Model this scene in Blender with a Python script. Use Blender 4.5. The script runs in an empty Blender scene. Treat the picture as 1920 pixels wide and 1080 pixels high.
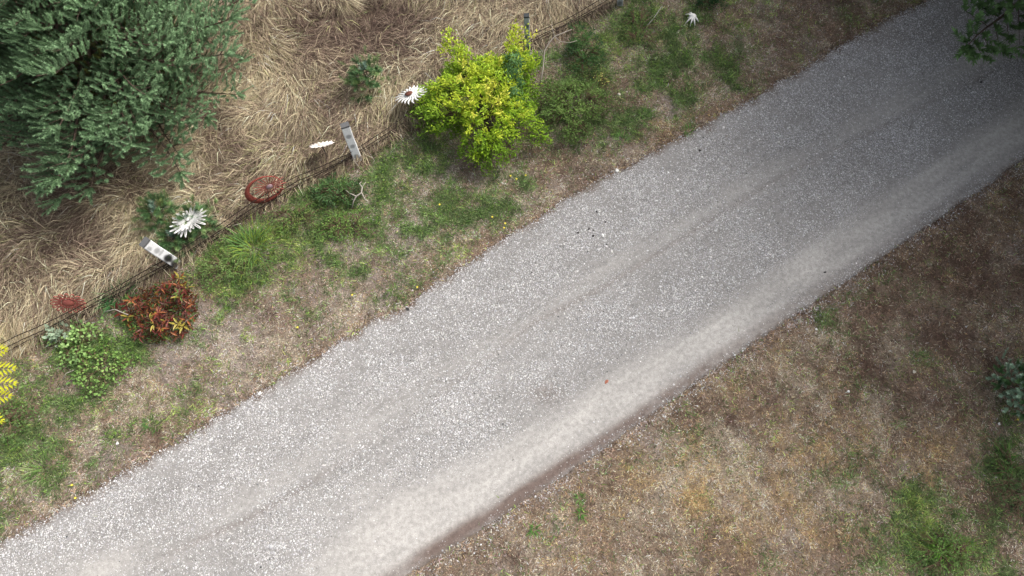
import bpy, math, numpy as np
from mathutils import Vector, Matrix

sc = bpy.context.scene
COL = sc.collection
# ------------------------------------------------------------------ camera, light, exposure
H = 11.0                       # drone height in metres
TILT = math.radians(20)
cam_d = bpy.data.cameras.new('camera'); cam = bpy.data.objects.new('camera', cam_d); COL.objects.link(cam)
cam.location = (0, 0, H); cam.rotation_euler = (TILT, 0, 0)
cam_d.sensor_width = 36; cam_d.lens = 24; cam_d.clip_end = 1000; cam_d.clip_start = .05
sc.camera = cam
SUN_EL, SUN_AZ = math.radians(46), math.radians(58)      # azimuth clockwise from +Y
w = bpy.data.worlds.new('World'); sc.world = w; w.use_nodes = True
nt = w.node_tree; nt.nodes.clear()
sky = nt.nodes.new('ShaderNodeTexSky'); sky.sky_type = 'NISHITA'; sky.sun_disc = False
sky.sun_elevation = SUN_EL; sky.sun_rotation = SUN_AZ; sky.dust_density = 6; sky.air_density = 1.2; sky.ozone_density = 1
hs = nt.nodes.new('ShaderNodeHueSaturation'); hs.inputs['Saturation'].default_value = .38
bg = nt.nodes.new('ShaderNodeBackground'); bg.inputs['Strength'].default_value = .13
ow = nt.nodes.new('ShaderNodeOutputWorld')
nt.links.new(sky.outputs[0], hs.inputs['Color']); nt.links.new(hs.outputs[0], bg.inputs['Color']); nt.links.new(bg.outputs[0], ow.inputs['Surface'])
sun_d = bpy.data.lights.new('sun', 'SUN'); sun = bpy.data.objects.new('sun', sun_d); COL.objects.link(sun)
sun_d.energy = 2.3; sun_d.angle = math.radians(26); sun_d.color = (1, .965, .92)
sdir = Vector((math.sin(SUN_AZ)*math.cos(SUN_EL), math.cos(SUN_AZ)*math.cos(SUN_EL), math.sin(SUN_EL)))
sun.rotation_euler = sdir.to_track_quat('Z', 'Y').to_euler(); sun.location = sdir*60
sc.view_settings.view_transform = 'Standard'; sc.view_settings.look = 'None'
sc.view_settings.exposure = 0.72; sc.view_settings.gamma = 1; sc.view_settings.use_curve_mapping = False

# ------------------------------------------------------------------ helpers
F = 1280.0; cT, sT = math.cos(TILT), math.sin(TILT)
def W(u, v, z=0.0):
    """ground (or height z) point under a point of the photograph (1920 x 1080)"""
    a = (u-960)/F; b = (540-v)/F
    y = b*cT + sT; zz = b*sT - cT
    t = (z-H)/zz
    return Vector((a*t, y*t, z))
def PXY(x, y, z=0.0):
    yy = y; zz = z-H
    yc = yy*cT + zz*sT; zc = -yy*sT + zz*cT
    return 960 + F*x/(-zc), 540 - F*yc/(-zc)
RNG = np.random.default_rng(7)
_lat = np.random.default_rng(99).random((257, 257))
def vnoise(x, y, s, seed=0):
    x = x/s + seed*17.31 + 1000; y = y/s + seed*9.77 + 1000
    xi = np.floor(x).astype(int); yi = np.floor(y).astype(int); fx = x-xi; fy = y-yi
    fx = fx*fx*(3-2*fx); fy = fy*fy*(3-2*fy)
    a = _lat[xi % 256, yi % 256]; b = _lat[(xi+1) % 256, yi % 256]; c = _lat[xi % 256, (yi+1) % 256]; d = _lat[(xi+1) % 256, (yi+1) % 256]
    return (a*(1-fx)+b*fx)*(1-fy)+(c*(1-fx)+d*fx)*fy - .5
def fbm(x, y, s, seed=0, o=4):
    r = 0*x; amp = 1.0
    for i in range(o):
        r = r + amp*vnoise(x, y, s/2**i, seed+i*3); amp *= .55
    return r
KALB = 1.45
def lin(*c):
    c = np.array(c, float)/255
    return np.where(c <= .04045, c/12.92, ((c+.055)/1.055)**2.4)/KALB

def mesh_np(name, V, T, mat, parent=None, col=None, k=3, smooth=False):
    me = bpy.data.meshes.new(name)
    V = np.asarray(V, np.float32).reshape(-1, 3); T = np.asarray(T, np.int32).reshape(-1, k)
    me.vertices.add(len(V)); me.vertices.foreach_set('co', V.ravel())
    me.loops.add(T.size); me.loops.foreach_set('vertex_index', T.ravel())
    me.polygons.add(len(T)); me.polygons.foreach_set('loop_start', np.arange(len(T), dtype=np.int32)*k)
    if smooth: me.polygons.foreach_set('use_smooth', np.ones(len(T), bool))
    if col is not None:
        a = me.attributes.new('Col', 'FLOAT_COLOR', 'POINT')
        c = np.ones((len(V), 4), np.float32); c[:, :3] = col; a.data.foreach_set('color', c.ravel())
    me.update(calc_edges=True); me.validate()
    me.materials.append(mat)
    o = bpy.data.objects.new(name, me); COL.objects.link(o)
    if parent: o.parent = parent
    return o
def mesh_py(name, V, Fc, mat, parent=None, smooth=False):
    me = bpy.data.meshes.new(name); me.from_pydata([tuple(v) for v in V], [], Fc); me.materials.append(mat)
    if smooth:
        for p in me.polygons: p.use_smooth = True
    me.update()
    o = bpy.data.objects.new(name, me); COL.objects.link(o)
    if parent: o.parent = parent
    return o
def tag(o, label=None, cat=None, group=None, kind=None):
    if label: o['label'] = label
    if cat: o['category'] = cat
    if group: o['group'] = group
    if kind: o['kind'] = kind
    return o
def empty(name, loc, label, cat, group=None, rz=0):
    o = bpy.data.objects.new(name, None); COL.objects.link(o); o.location = loc; o.rotation_euler = (0, 0, rz)
    o.empty_display_size = .1
    return tag(o, label, cat, group)

class MB:                                   # small pure-python mesh collector
    def __init__(s): s.v = []; s.f = []
    def tube(s, pts, r, n=6, closed=False, caps=True):
        pts = [Vector(p) for p in pts]; m = len(pts); rr = r if hasattr(r, '__len__') else [r]*m
        b = len(s.v); up = Vector((0, 0, 1)); prev = None
        for i, p in enumerate(pts):
            if closed: d = pts[(i+1) % m]-pts[i-1]
            else: d = pts[min(i+1, m-1)]-pts[max(i-1, 0)]
            d.normalize()
            a = (prev - d*prev.dot(d)) if prev else d.cross(up if abs(d.z) < .9 else Vector((1, 0, 0)))
            a.normalize(); prev = a; c = d.cross(a)
            for k in range(n):
                t = 2*math.pi*k/n; s.v.append(p + (a*math.cos(t)+c*math.sin(t))*rr[i])
        for i in range(m if closed else m-1):
            j = (i+1) % m
            for k in range(n):
                s.f.append((b+i*n+k, b+i*n+(k+1) % n, b+j*n+(k+1) % n, b+j*n+k))
        if caps and not closed:
            s.f.append(tuple(b+k for k in range(n))[::-1]); s.f.append(tuple(b+(m-1)*n+k for k in range(n)))
        return s
    def build(s, name, mat, parent=None, smooth=True): return mesh_py(name, s.v, s.f, mat, parent, smooth)

# ------------------------------------------------------------------ materials
def new_mat(name):
    m = bpy.data.materials.new(name); m.use_nodes = True; n = m.node_tree; n.nodes.clear()
    out = n.nodes.new('ShaderNodeOutputMaterial'); b = n.nodes.new('ShaderNodeBsdfPrincipled')
    b.inputs['Roughness'].default_value = .85; b.inputs['Specular IOR Level'].default_value = .2
    n.links.new(b.outputs[0], out.inputs['Surface'])
    return m, n, b, out
def noise(n, scale, detail=4, rough=.6, vec=None):
    t = n.nodes.new('ShaderNodeTexNoise'); t.inputs['Scale'].default_value = scale; t.inputs['Detail'].default_value = detail
    t.inputs['Roughness'].default_value = rough
    if vec is None:
        c = n.nodes.new('ShaderNodeTexCoord'); n.links.new(c.outputs['Object'], t.inputs['Vector'])
    else: n.links.new(vec, t.inputs['Vector'])
    return t
def ramp(n, src, stops):
    r = n.nodes.new('ShaderNodeValToRGB'); e = r.color_ramp.elements
    e[0].position, e[0].color = stops[0][0], (*stops[0][1], 1); e[1].position, e[1].color = stops[-1][0], (*stops[-1][1], 1)
    for p, c in stops[1:-1]:
        x = e.new(p); x.color = (*c, 1)
    n.links.new(src, r.inputs[0]); return r
def mult(n, a, b, fac=1.0, mode='MULTIPLY'):
    m = n.nodes.new('ShaderNodeMix'); m.data_type = 'RGBA'; m.blend_type = mode; m.inputs[0].default_value = fac
    n.links.new(a, m.inputs[6]); n.links.new(b, m.inputs[7]); return m.outputs[2]
def leaf_mat(name, trans=.3, rough=.75, color=None, spec=.2):
    m, n, b, out = new_mat(name); b.inputs['Roughness'].default_value = rough; b.inputs['Specular IOR Level'].default_value = spec
    if color is None:
        a = n.nodes.new('ShaderNodeAttribute'); a.attribute_name = 'Col'; src = a.outputs['Color']
    else:
        t = noise(n, 30, 3); r = ramp(n, t.outputs[0], [(.3, tuple(np.array(color)*.7)), (.7, tuple(np.minimum(np.array(color)*1.25, .9)))]); src = r.outputs[0]
    n.links.new(src, b.inputs['Base Color'])
    tr = n.nodes.new('ShaderNodeBsdfTranslucent'); n.links.new(src, tr.inputs['Color'])
    mx = n.nodes.new('ShaderNodeMixShader'); mx.inputs[0].default_value = trans
    n.links.new(b.outputs[0], mx.inputs[1]); n.links.new(tr.outputs[0], mx.inputs[2]); n.links.new(mx.outputs[0], out.inputs['Surface'])
    return m
def plain_mat(name, color, scale=20, var=.35, rough=.7, metal=0, bump=0.0):
    m, n, b, out = new_mat(name); c = np.array(color)
    t = noise(n, scale, 5); r = ramp(n, t.outputs[0], [(.3, tuple(c*(1-var))), (.7, tuple(np.minimum(c*(1+var), .9)))])
    n.links.new(r.outputs[0], b.inputs['Base Color']); b.inputs['Roughness'].default_value = rough; b.inputs['Metallic'].default_value = metal
    if bump:
        bp = n.nodes.new('ShaderNodeBump'); bp.inputs['Strength'].default_value = bump; bp.inputs['Distance'].default_value = .01
        n.links.new(t.outputs[0], bp.inputs['Height']); n.links.new(bp.outputs[0], b.inputs['Normal'])
    return m
def attr_mat(name, scales=(60, 12), lo=.55, hi=1.5, bump=.6, dist=.02, rough=.92):
    m, n, b, out = new_mat(name); a = n.nodes.new('ShaderNodeAttribute'); a.attribute_name = 'Col'
    src = a.outputs['Color']; t = None
    for s_ in scales:
        t = noise(n, s_, 5, .7); r = ramp(n, t.outputs[0], [(.32, (lo,)*3), (.68, (hi,)*3)]); src = mult(n, src, r.outputs[0])
    n.links.new(src, b.inputs['Base Color']); b.inputs['Roughness'].default_value = rough; b.inputs['Specular IOR Level'].default_value = .15
    t = noise(n, scales[0], 6, .7)
    bp = n.nodes.new('ShaderNodeBump'); bp.inputs['Strength'].default_value = bump; bp.inputs['Distance'].default_value = dist
    n.links.new(t.outputs[0], bp.inputs['Height']); n.links.new(bp.outputs[0], b.inputs['Normal'])
    return m
M_ground = attr_mat('ground_soil', (45, 9), .6, 1.4, .8, .03)
M_road = attr_mat('packed_gravel', (90, 14), .78, 1.22, .5, .008)
M_stone = attr_mat('gravel_stone', (150,), .85, 1.15, .2, .003, .8)
M_blade = leaf_mat('grass_blade', .22, .8)
M_straw = leaf_mat('dry_straw', .25, .7)
M_needle = leaf_mat('pine_needle', .12, .6, spec=.35)
M_leaf = leaf_mat('shrub_leaf', .35, .6, spec=.3)
M_bark = plain_mat('bark', lin(112, 96, 84), 40, .4, .9, 0, .6)
M_twig = plain_mat('pale_twig', lin(190, 180, 168), 60, .2, .85, 0, .3)
M_stem = plain_mat('brown_stem', lin(120, 100, 80), 60, .3, .85)
M_wire = plain_mat('rusty_wire', (.035, .025, .02), 80, .4, .7, .3)
M_white = plain_mat('chipped_white_paint', (.66, .65, .63), 35, .16, .5, 0, .2)
M_pinkwhite = plain_mat('weathered_white_paint', (.74, .66, .60), 50, .14, .6, 0, .2)
M_rust = plain_mat('red_rust', (.22, .055, .04), 45, .5, .75, 0, .4)
M_red = plain_mat('faded_red_paint', (.34, .10, .08), 50, .35, .65, 0, .3)
M_mauve = plain_mat('faded_mauve_paint', (.30, .20, .22), 50, .3, .65, 0, .3)
M_stake = plain_mat('steel_stake', (.08, .07, .065), 60, .3, .6, .6)

# ------------------------------------------------------------------ layout lines, from ground points
def line(pts):
    p = [W(*q) for q in pts]; xs = np.array([a.x for a in p]); ys = np.array([a.y for a in p])
    def f(x):
        y = np.interp(x, xs, ys)
        y = np.where(x < xs[0], ys[0]+(x-xs[0])*(ys[1]-ys[0])/(xs[1]-xs[0]), y)
        return np.where(x > xs[-1], ys[-1]+(x-xs[-1])*(ys[-1]-ys[-2])/(xs[-1]-xs[-2]), y)
    return f
f_up = line([(0, 1016), (150, 932), (330, 830), (480, 735), (640, 640), (760, 570), (850, 510), (950, 440), (1030, 392), (1110, 345), (1240, 278), (1400, 188), (1560, 95), (1640, 45), (1730, 5)])
f_lo = line([(720, 1115), (780, 1075), (930, 980), (1100, 868), (1250, 762), (1400, 655), (1560, 548), (1720, 440), (1860, 345), (1920, 300)])
f_t1 = line([(600, 1120), (800, 985), (950, 888), (1100, 785), (1250, 690), (1400, 590), (1600, 455), (1800, 315), (1920, 235)])
f_t2 = line([(120, 1110), (300, 1025), (470, 930), (700, 790), (900, 655), (1060, 560), (1200, 470), (1400, 350), (1700, 185)])
f_r1 = line([(300, 1045), (460, 975), (560, 920), (800, 760), (1000, 605), (1130, 540), (1250, 465), (1450, 340), (1700, 215)])
f_fence = line([(0, 672), (100, 625), (200, 575), (335, 500), (450, 425), (560, 357), (672, 303), (760, 246), (850, 196), (988, 96), (1070, 55), (1140, 15), (1200, -20)])
CA = .84
def d_road(x, y):        # >0 inside the road, metres from the nearest edge
    wob = fbm(x, y, .9, 3)*.07 + fbm(x, y, .2, 5, 2)*.07
    return (f_up(x)-y)*CA + wob, (y-f_lo(x))*CA + wob*.3
def dust_of(x, y):
    u, v = PXY(x, y)
    n_ = fbm(x, y, 1.2, 11); al = x*.83+y*.56; ac = (y-f_t1(x))*CA; n2 = fbm(al*.12, ac, .13, 21, 3)+.8*fbm(al*.25, ac, .3, 24, 2)
    w1 = .40 + .13*np.clip((1100-u)/500, 0, 1)
    d1 = np.exp(-(np.abs((y-f_t1(x))*CA)/w1)**3)
    w2 = .20; d2 = .5*np.exp(-(np.abs((y-f_t2(x))*CA)/w2)**2)
    d3 = .5*np.exp(-((u-760)/150)**2-((v-960)/70)**2) + .4*np.exp(-((u-200)/130)**2-((v-1060)/40)**2)
    return np.clip(d1*(1.05+.2*n_) + d2*(.95+.7*n_) + d3 + .5*n2*(d1+1.4*d2)-.1*d1, 0, 1)
def brown_of(x, y):
    u, v = PXY(x, y); e = (y-f_lo(x))*CA
    s_ = np.interp(u, [740, 900, 1250, 1330, 1500, 1900], [1, 1, .95, .6, .3, .22])
    b1 = np.exp(-((e-.14)/.12)**2)*s_*(1+fbm(x, y, .5, 31)*.7)
    b2 = .35*np.exp(-(((y-f_r1(x))*CA)/.045)**2)*np.interp(u, [250, 400, 560, 700, 950, 1050, 1300, 1500], [0, 1, 1, .2, .6, 1, .8, .5])
    b3 = .45*np.exp(-((u-1025)/30)**2-((v-738)/18)**2)+.25*np.exp(-((u-1640)/120)**2-((v-60)/40)**2)+.25*np.exp(-((u-615)/28)**2-((v-682)/14)**2)
    return np.clip(b1+b2+b3, 0, 1)
def groove(x, y):
    u, v = PXY(x, y); e = (y-f_lo(x))*CA
    g = np.exp(-((e-.03)/.035)**2)*np.interp(u, [700, 800, 1200, 1300], [.6, 1, .8, .15])
    return -.03*g - .018*np.exp(-(((y-f_r1(x))*CA)/.05)**2) - .03*np.exp(-(((y-f_t1(x))*CA)/.3)**2)

# ------------------------------------------------------------------ colour fields of the ground cover
CLS = ['G', 'Y', 'B', 'D', 'S', 'O', 'M']
PAL = {'G': lin(114, 136, 84), 'Y': lin(156, 178, 96), 'B': lin(158, 134, 114), 'D': lin(112, 88, 76), 'S': lin(214, 198, 174), 'O': lin(206, 174, 124), 'M': lin(180, 166, 158)}
BLOB = [  # u, v, ru, rv, class, strength
 (470, 480, 130, 70, 'G', 3.2), (450, 500, 60, 40, 'Y', 1.2), (180, 670, 100, 65, 'G', 3), (640, 400, 90, 60, 'G', 3.5), (600, 450, 60, 40, 'Y', 1), (770, 330, 90, 50, 'G', 1.6), (740, 480, 90, 50, 'G', .9),
 (930, 390, 70, 40, 'G', 1.4), (60, 900, 90, 80, 'G', 2), (40, 790, 70, 60, 'G', 3), (50, 870, 40, 40, 'Y', 1), (1200, 90, 110, 90, 'G', 3.5), (1150, 60, 60, 60, 'Y', 1.2), (1110, 170, 80, 60, 'G', 2.4), (1180, 230, 50, 40, 'G', 1.6),
 (1390, 110, 90, 60, 'G', 1), (1310, 20, 110, 40, 'G', 2), (1290, 244, 22, 16, 'G', 4), (880, 440, 60, 30, 'G', 2), (720, 300, 60, 30, 'G', 1.4),
 (400, 650, 100, 50, 'M', 3), (400, 640, 100, 50, 'S', 2), (640, 555, 90, 50, 'M', 2.4), (650, 560, 80, 40, 'S', 1.2), (330, 710, 90, 50, 'M', 1.5), (860, 345, 60, 30, 'M', 2), (150, 860, 90, 60, 'M', 1.2), (740, 460, 50, 60, 'M', 1), (1250, 190, 20, 14, 'M', 5), (1120, 255, 30, 20, 'M', 3),
 (1000, 300, 110, 45, 'D', 2.6), (620, 480, 90, 40, 'D', 1), (1135, 250, 20, 26, 'D', 6), (1145, 200, 25, 25, 'D', 3), (570, 520, 60, 40, 'B', 1.6), (1450, 170, 200, 50, 'B', 1.6), (1400, 215, 180, 40, 'O', .7), (1560, 70, 130, 60, 'B', 2.5), (1600, 20, 120, 60, 'D', 1.4),
 (300, 330, 200, 30, 'D', 0),
 (1800, 480, 200, 130, 'D', 2.0), (1860, 620, 150, 110, 'D', 1.6), (1700, 520, 250, 120, 'B', 1.5), (1640, 640, 140, 70, 'D', 1), (1650, 560, 120, 60, 'G', .35), (1340, 800, 90, 45, 'D', 1.6), (1570, 790, 80, 60, 'S', .8),
 (1350, 935, 170, 60, 'O', 2.2), (1400, 870, 130, 70, 'S', 1.2), (1570, 1022, 60, 30, 'O', 2.4), (1700, 860, 110, 50, 'O', .9), (1540, 900, 120, 90, 'O', .6), (1480, 1000, 90, 50, 'M', 1), (1200, 1000, 160, 60, 'S', 1), (1040, 1070, 90, 25, 'D', 1.2), (1250, 870, 60, 30, 'M', 1),
 (1760, 1040, 120, 60, 'G', 5), (1750, 1000, 70, 40, 'Y', 1.4), (1900, 890, 36, 90, 'G', 4), (1630, 1060, 50, 30, 'G', 2), (1600, 870, 60, 40, 'G', .5), (1500, 860, 50, 40, 'G', .4), (1880, 1000, 60, 60, 'D', 2), (1450, 780, 300, 60, 'B', .6)]
def classes(x, y):
    u, v = PXY(x, y)
    wu = u + fbm(x, y, .8, 41)*90; wv = v + fbm(x, y, .8, 47)*70
    right = (y < f_lo(x)-.0)
    base = {'G': np.where(right, .06, .20), 'Y': np.where(right, .02, .07), 'B': np.where(right, 1.35, .95), 'D': np.where(right, .65, .42), 'S': np.where(right, .8, .8), 'O': np.where(right, .22, .12), 'M': np.where(right, .3, .45)}
    for (bu, bv, ru, rv, c, s_) in BLOB:
        base[c] = base[c] + s_*(.62 if c in 'G' else .9)*np.exp(-((wu-bu)/ru)**2-((wv-bv)/rv)**2)
    out = []
    for i, c in enumerate(CLS):
        k = 3.6 if c in 'GY' else 2.2
        out.append(base[c]*np.exp(k*(fbm(x, y, .5, 50+i*7, 2)+.8*fbm(x, y, .16, 51+i*7, 3))))
    o = np.stack(out, -1)
    fd_ = (y-f_fence(x))*CA; fe_ = np.exp(-((fd_+.03)/.11)**2); o[..., 3] += 5*fe_; o[..., 2] += 1.5*fe_
    # bare gritty soil at the road's edges
    du, dl = d_road(x, y)
    e = np.maximum(np.exp(-(np.minimum(np.abs(du), 9)/.16)**2), .8*np.exp(-(np.abs(dl)/.13)**2))
    o[..., CLS.index('B')] += e*1.6; o[..., CLS.index('M')] += e*1.6*(dl < .3); o[..., 0] *= 1-.8*e
    return o/o.sum(-1, keepdims=True)
PALA = np.stack([PAL[c] for c in CLS])
def ground_col(x, y):
    c = classes(x, y) @ PALA
    m = meadow_mask(x, y)[..., None]
    tan = lin(112, 94, 80)
    return c*(1-m)*.66 + tan*m*.66
def meadow_mask(x, y):
    return 1/(1+np.exp(-np.clip((y-f_fence(x))*CA/.06, -50, 50)))
def gz(x, y):
    z = fbm(x, y, 2.5, 61, 3)*.08 + fbm(x, y, .35, 67, 3)*.035
    du, dl = d_road(x, y); inn = np.minimum(du, dl); ins = np.clip((inn+.05)/.12, 0, 1); out = np.clip(-inn/.6, 0, 1)
    return (z+.05)*out*(1-ins) - .05*ins

# ------------------------------------------------------------------ ground and road
def axis(a, b, step):
    core = np.arange(a, b, step); g = [2, 5, 10, 25, 60, 150, 400]
    return np.concatenate([a-np.array(g[::-1]), core, core[-1]+np.array(g)])
gx = axis(-13, 13.5, .07); gy = axis(-2, 13, .07)
X, Y = np.meshgrid(gx, gy, indexing='ij'); nx, ny = X.shape
Zg = gz(X, Y)
Zg = np.where((np.abs(X) > 14) | (Y > 13.5) | (Y < -3), 0, Zg)
idx = np.arange(nx*ny).reshape(nx, ny)
Q = np.stack([idx[:-1, :-1], idx[1:, :-1], idx[1:, 1:], idx[:-1, 1:]], -1).reshape(-1, 4)
o = mesh_np('ground', np.stack([X, Y, Zg], -1), Q, M_ground, col=ground_col(X, Y).reshape(-1, 3), k=4, smooth=True)
tag(o, kind='structure')

rx = np.arange(-15, 17, .05); rt = np.linspace(0, 1, 100)
RX, RT = np.meshgrid(rx, rt, indexing='ij')
eu = f_up(rx) + .03 + fbm(rx, f_up(rx), .9, 3)*.08 + fbm(rx, f_up(rx), .2, 5, 2)*.08
el = f_lo(rx) - fbm(rx, f_lo(rx), .9, 3)*.02 - fbm(rx, f_lo(rx), .2, 5, 2)*.03
RY = eu[:, None]*(1-RT)+el[:, None]*RT
RZ = .012 + fbm(RX, RY, .8, 71, 3)*.012 + groove(RX, RY)
RZ = RZ - .06*(np.clip(1-RT/.015, 0, 1)+np.clip(1-(1-RT)/.012, 0, 1))
def road_col(x, y):
    d = dust_of(x, y)[..., None]; b = brown_of(x, y)[..., None]
    c = lin(158, 155, 152)*(1-d) + lin(190, 186, 181)*d
    al = x*.83+y*.56; ac = (y-f_t1(x))*CA
    c = c*(1+.12*fbm(x, y, 1.5, 81)[..., None]+.16*fbm(al*.1, ac, .09, 83, 3)[..., None])
    c = c*(1-b) + lin(122, 107, 100)*b
    du, dl = d_road(x, y); e = np.clip(1-np.minimum(du, 9)/.16+fbm(x, y, .15, 85)*.8, 0, 1)[..., None]
    e2 = np.clip(1-np.minimum(dl, 9)/.10+fbm(x, y, .12, 86)*1.2, 0, 1)[..., None]*.7
    e = np.maximum(e, e2); return c*(1-e)+lin(118, 103, 92)*e
nx, ny = RX.shape; idx = np.arange(nx*ny).reshape(nx, ny)
Q = np.stack([idx[:-1, :-1], idx[:-1, 1:], idx[1:, 1:], idx[1:, :-1]], -1).reshape(-1, 4)
road = mesh_np('gravel_road', np.stack([RX, RY, RZ], -1), Q, M_road, col=road_col(RX, RY).reshape(-1, 3), k=4, smooth=True)
tag(road, kind='structure')
def rz(x, y): return .012 + fbm(x, y, .8, 71, 3)*.012 + groove(x, y)

def sample(n, mu=150, mv=120):
    """random ground points inside the picture and a margin round it"""
    x = RNG.uniform(-13.5, 13.5, n); y = RNG.uniform(-2.2, 13, n); u, v = PXY(x, y)
    k = (u > -mu) & (u < 1920+mu) & (v > -mv) & (v < 1080+mv)
    return x[k], y[k]
AREA = 27*15.2

# ------------------------------------------------------------------ gravel stones (uncountable)
OCT = np.array([[1, 0, 0], [0, 1, 0], [-1, 0, 0], [0, -1, 0], [0, 0, 1], [0, 0, -.6]], float)
OCTF = np.array([[0, 1, 4], [1, 2, 4], [2, 3, 4], [3, 0, 4], [1, 0, 5], [2, 1, 5], [3, 2, 5], [0, 3, 5]])[:4]
def stones(name, x, y, z, r, col):
    n = len(x); V = OCT[None, :5]*(1+RNG.uniform(-.35, .35, (n, 5, 3)))
    V[:, :4, 2] = RNG.uniform(-.1, .25, (n, 4))
    a = RNG.uniform(0, 6.28, n); c, s_ = np.cos(a)[:, None], np.sin(a)[:, None]
    el_ = RNG.uniform(.65, 1.0, n)[:, None]
    vx = V[..., 0]*c - V[..., 1]*s_*el_; vy = V[..., 0]*s_ + V[..., 1]*c*el_; vz = V[..., 2]*RNG.uniform(.4, .9, n)[:, None]
    P = np.stack([vx, vy, vz], -1)*r[:, None, None] + np.stack([x, y, z], -1)[:, None]
    T = OCTF[None]+np.arange(n)[:, None, None]*5
    return mesh_np(name, P, T, M_stone, col=np.repeat(col, 5, 0))
x, y = sample(int(AREA*4700), 110, 90)
du, dl = d_road(x, y); inn = np.minimum(du, dl)
d = dust_of(x, y); b = brown_of(x, y)
pr = np.clip(.4+inn/.22, 0, 1)*(1-.93*np.clip(d*1.15, 0, 1)**.8)*(1-.8*b)
spill = .05*np.exp(-np.abs(np.minimum(inn, 0))/.18); pr = np.maximum(pr, spill); pr = np.maximum(pr, (.34+.6*fbm(x, y, .3, 95, 3))*np.exp(-((dl+.06)/.15)**2))
pr *= .75+.9*fbm(x, y, .5, 91)
k = RNG.random(len(x)) < pr*.8
x, y, d, inn = x[k], y[k], d[k], inn[k]
n = len(x); r = RNG.lognormal(math.log(.0082), .32, n)*(1-.35*d)
g = np.clip(RNG.normal(.41, .13, n), .07, .74); wh = RNG.random(n) < .022; g[wh] = RNG.uniform(.5, .68, wh.sum())
tint = np.stack([1+RNG.normal(.01, .02, n), np.ones(n)*.99, .985+RNG.normal(.0, .03, n)], -1)
z = np.where(inn > 0, rz(x, y), gz(x, y))+.002
o = stones('gravel_stones', x, y, z, r, g[:, None]*tint)
tag(o, 'loose pale grey crushed gravel covering the road surface', 'gravel', kind='stuff')
print('stones', n)

# ------------------------------------------------------------------ blades
def blades(name, x, y, z, ang, L, wd, lift, droop, col, mat, tipz=None, parent=None, two=True):
    n = len(x); dx, dy = np.cos(ang), np.sin(ang); px, py = -dy*wd/2, dx*wd/2
    h1 = L*.55*np.cos(lift); v1 = L*.55*np.sin(lift); l2 = lift-droop
    h2 = h1+L*.45*np.cos(l2); v2 = v1+L*.45*np.sin(l2)
    if two:
        P = np.stack([np.stack([x-px, y-py, z], -1), np.stack([x+px, y+py, z], -1),
            np.stack([x+dx*h1-px*.8, y+dy*h1-py*.8, z+v1], -1), np.stack([x+dx*h1+px*.8, y+dy*h1+py*.8, z+v1], -1),
            np.stack([x+dx*h2, y+dy*h2, z+v2], -1)], 1)
        T = np.array([[0, 1, 3], [0, 3, 2], [2, 3, 4]])[None]+np.arange(n)[:, None, None]*5; m = 5
    else:
        P = np.stack([np.stack([x-px, y-py, z], -1), np.stack([x+px, y+py, z], -1), np.stack([x+dx*h2, y+dy*h2, z+v2], -1)], 1)
        T = np.array([[0, 1, 2]])[None]+np.arange(n)[:, None, None]*3; m = 3
    return mesh_np(name, P, T, mat, parent=parent, col=np.repeat(col, m, 0))

# short turf on both sides of the road
x, y = sample(int(AREA*6500), 120, 100)
du, dl = d_road(x, y); inn = np.minimum(du, dl); mm = meadow_mask(x, y)
pr = np.clip(.35-inn/.22, 0, 1)*(1-mm*.97); pr = np.maximum(pr, .004*(inn > 0)*np.exp(-inn/.15))
cl = classes(x, y)
k = RNG.random(len(x)) < pr; x, y, cl = x[k], y[k], cl[k]
cs = cl.cumsum(1); ci = (RNG.random(len(x))[:, None] > cs).sum(1).clip(0, 6)
bare = cl[:, 6]+cl[:, 3]*.8
k = RNG.random(len(x)) > bare*.75; x, y, ci = x[k], y[k], ci[k]; n = len(x)
green = ci <= 1
L = np.where(green, RNG.uniform(.045, .13, n), RNG.uniform(.03, .085, n)); wd = np.where(green, RNG.uniform(.008, .016, n), RNG.uniform(.006, .013, n))
lift = np.where(green, RNG.uniform(.3, 1.2, n), RNG.uniform(.0, .7, n))
L = L*(1+.9*np.clip(cl[k][:, 0]+cl[k][:, 1]-.35, 0, .6)*green)
col = PALA[ci]*np.exp(RNG.normal(0, .42, n)+.9*fbm(x, y, .09, 201, 2))[:, None]*(1+RNG.normal(0, .05, (n, 3)))
tz_ = np.where(np.minimum(*d_road(x, y)) > -.15, np.maximum(gz(x, y), rz(x, y)-.004), gz(x, y))
o = blades('short_turf', x, y, tz_-.004, RNG.uniform(0, 6.28, n), L, wd, lift, lift*.8, np.clip(col, .01, .7), M_blade, two=False)
tag(o, 'short patchy grass, moss and thatch beside the gravel road', 'grass', kind='stuff')
print('turf', n)

# tall lodged meadow grass beyond the fence
FLOW = [(450, 40, .15, 1), (520, 190, -.7, .7), (560, 270, -.7, .6), (650, 180, 0, 1), (740, 70, -.35, 1), (900, 50, -.2, 1), (1060, 40, -.45, .9), (620, 30, .9, .3), (450, 300, -.7, .55), (100, 440, -.85, .5), (230, 500, -.85, .45),
        (50, 600, -.45, .85), (20, 380, -.9, .3), (700, 240, -.8, .5), (560, 100, -.3, .9), (350, 420, -.6, .7), (180, 420, .9, -.3), (780, 150, -.5, .8), (600, 230, -.8, .4), (120, 330, -.8, .5), (500, 330, -.75, .6)]
cx_, cy_ = sample(int(AREA*400), 140, 130)
NB_ = 15; ca_ = np.repeat(RNG.normal(0, .5, len(cx_)), NB_); ct_ = np.repeat(RNG.normal(0, .24, len(cx_)), NB_)
x = np.repeat(cx_, NB_)+RNG.normal(0, .035, len(ca_)); y = np.repeat(cy_, NB_)+RNG.normal(0, .035, len(ca_))
mm = (y-f_fence(x))*CA + fbm(x, y, .3, 101)*.12
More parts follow.
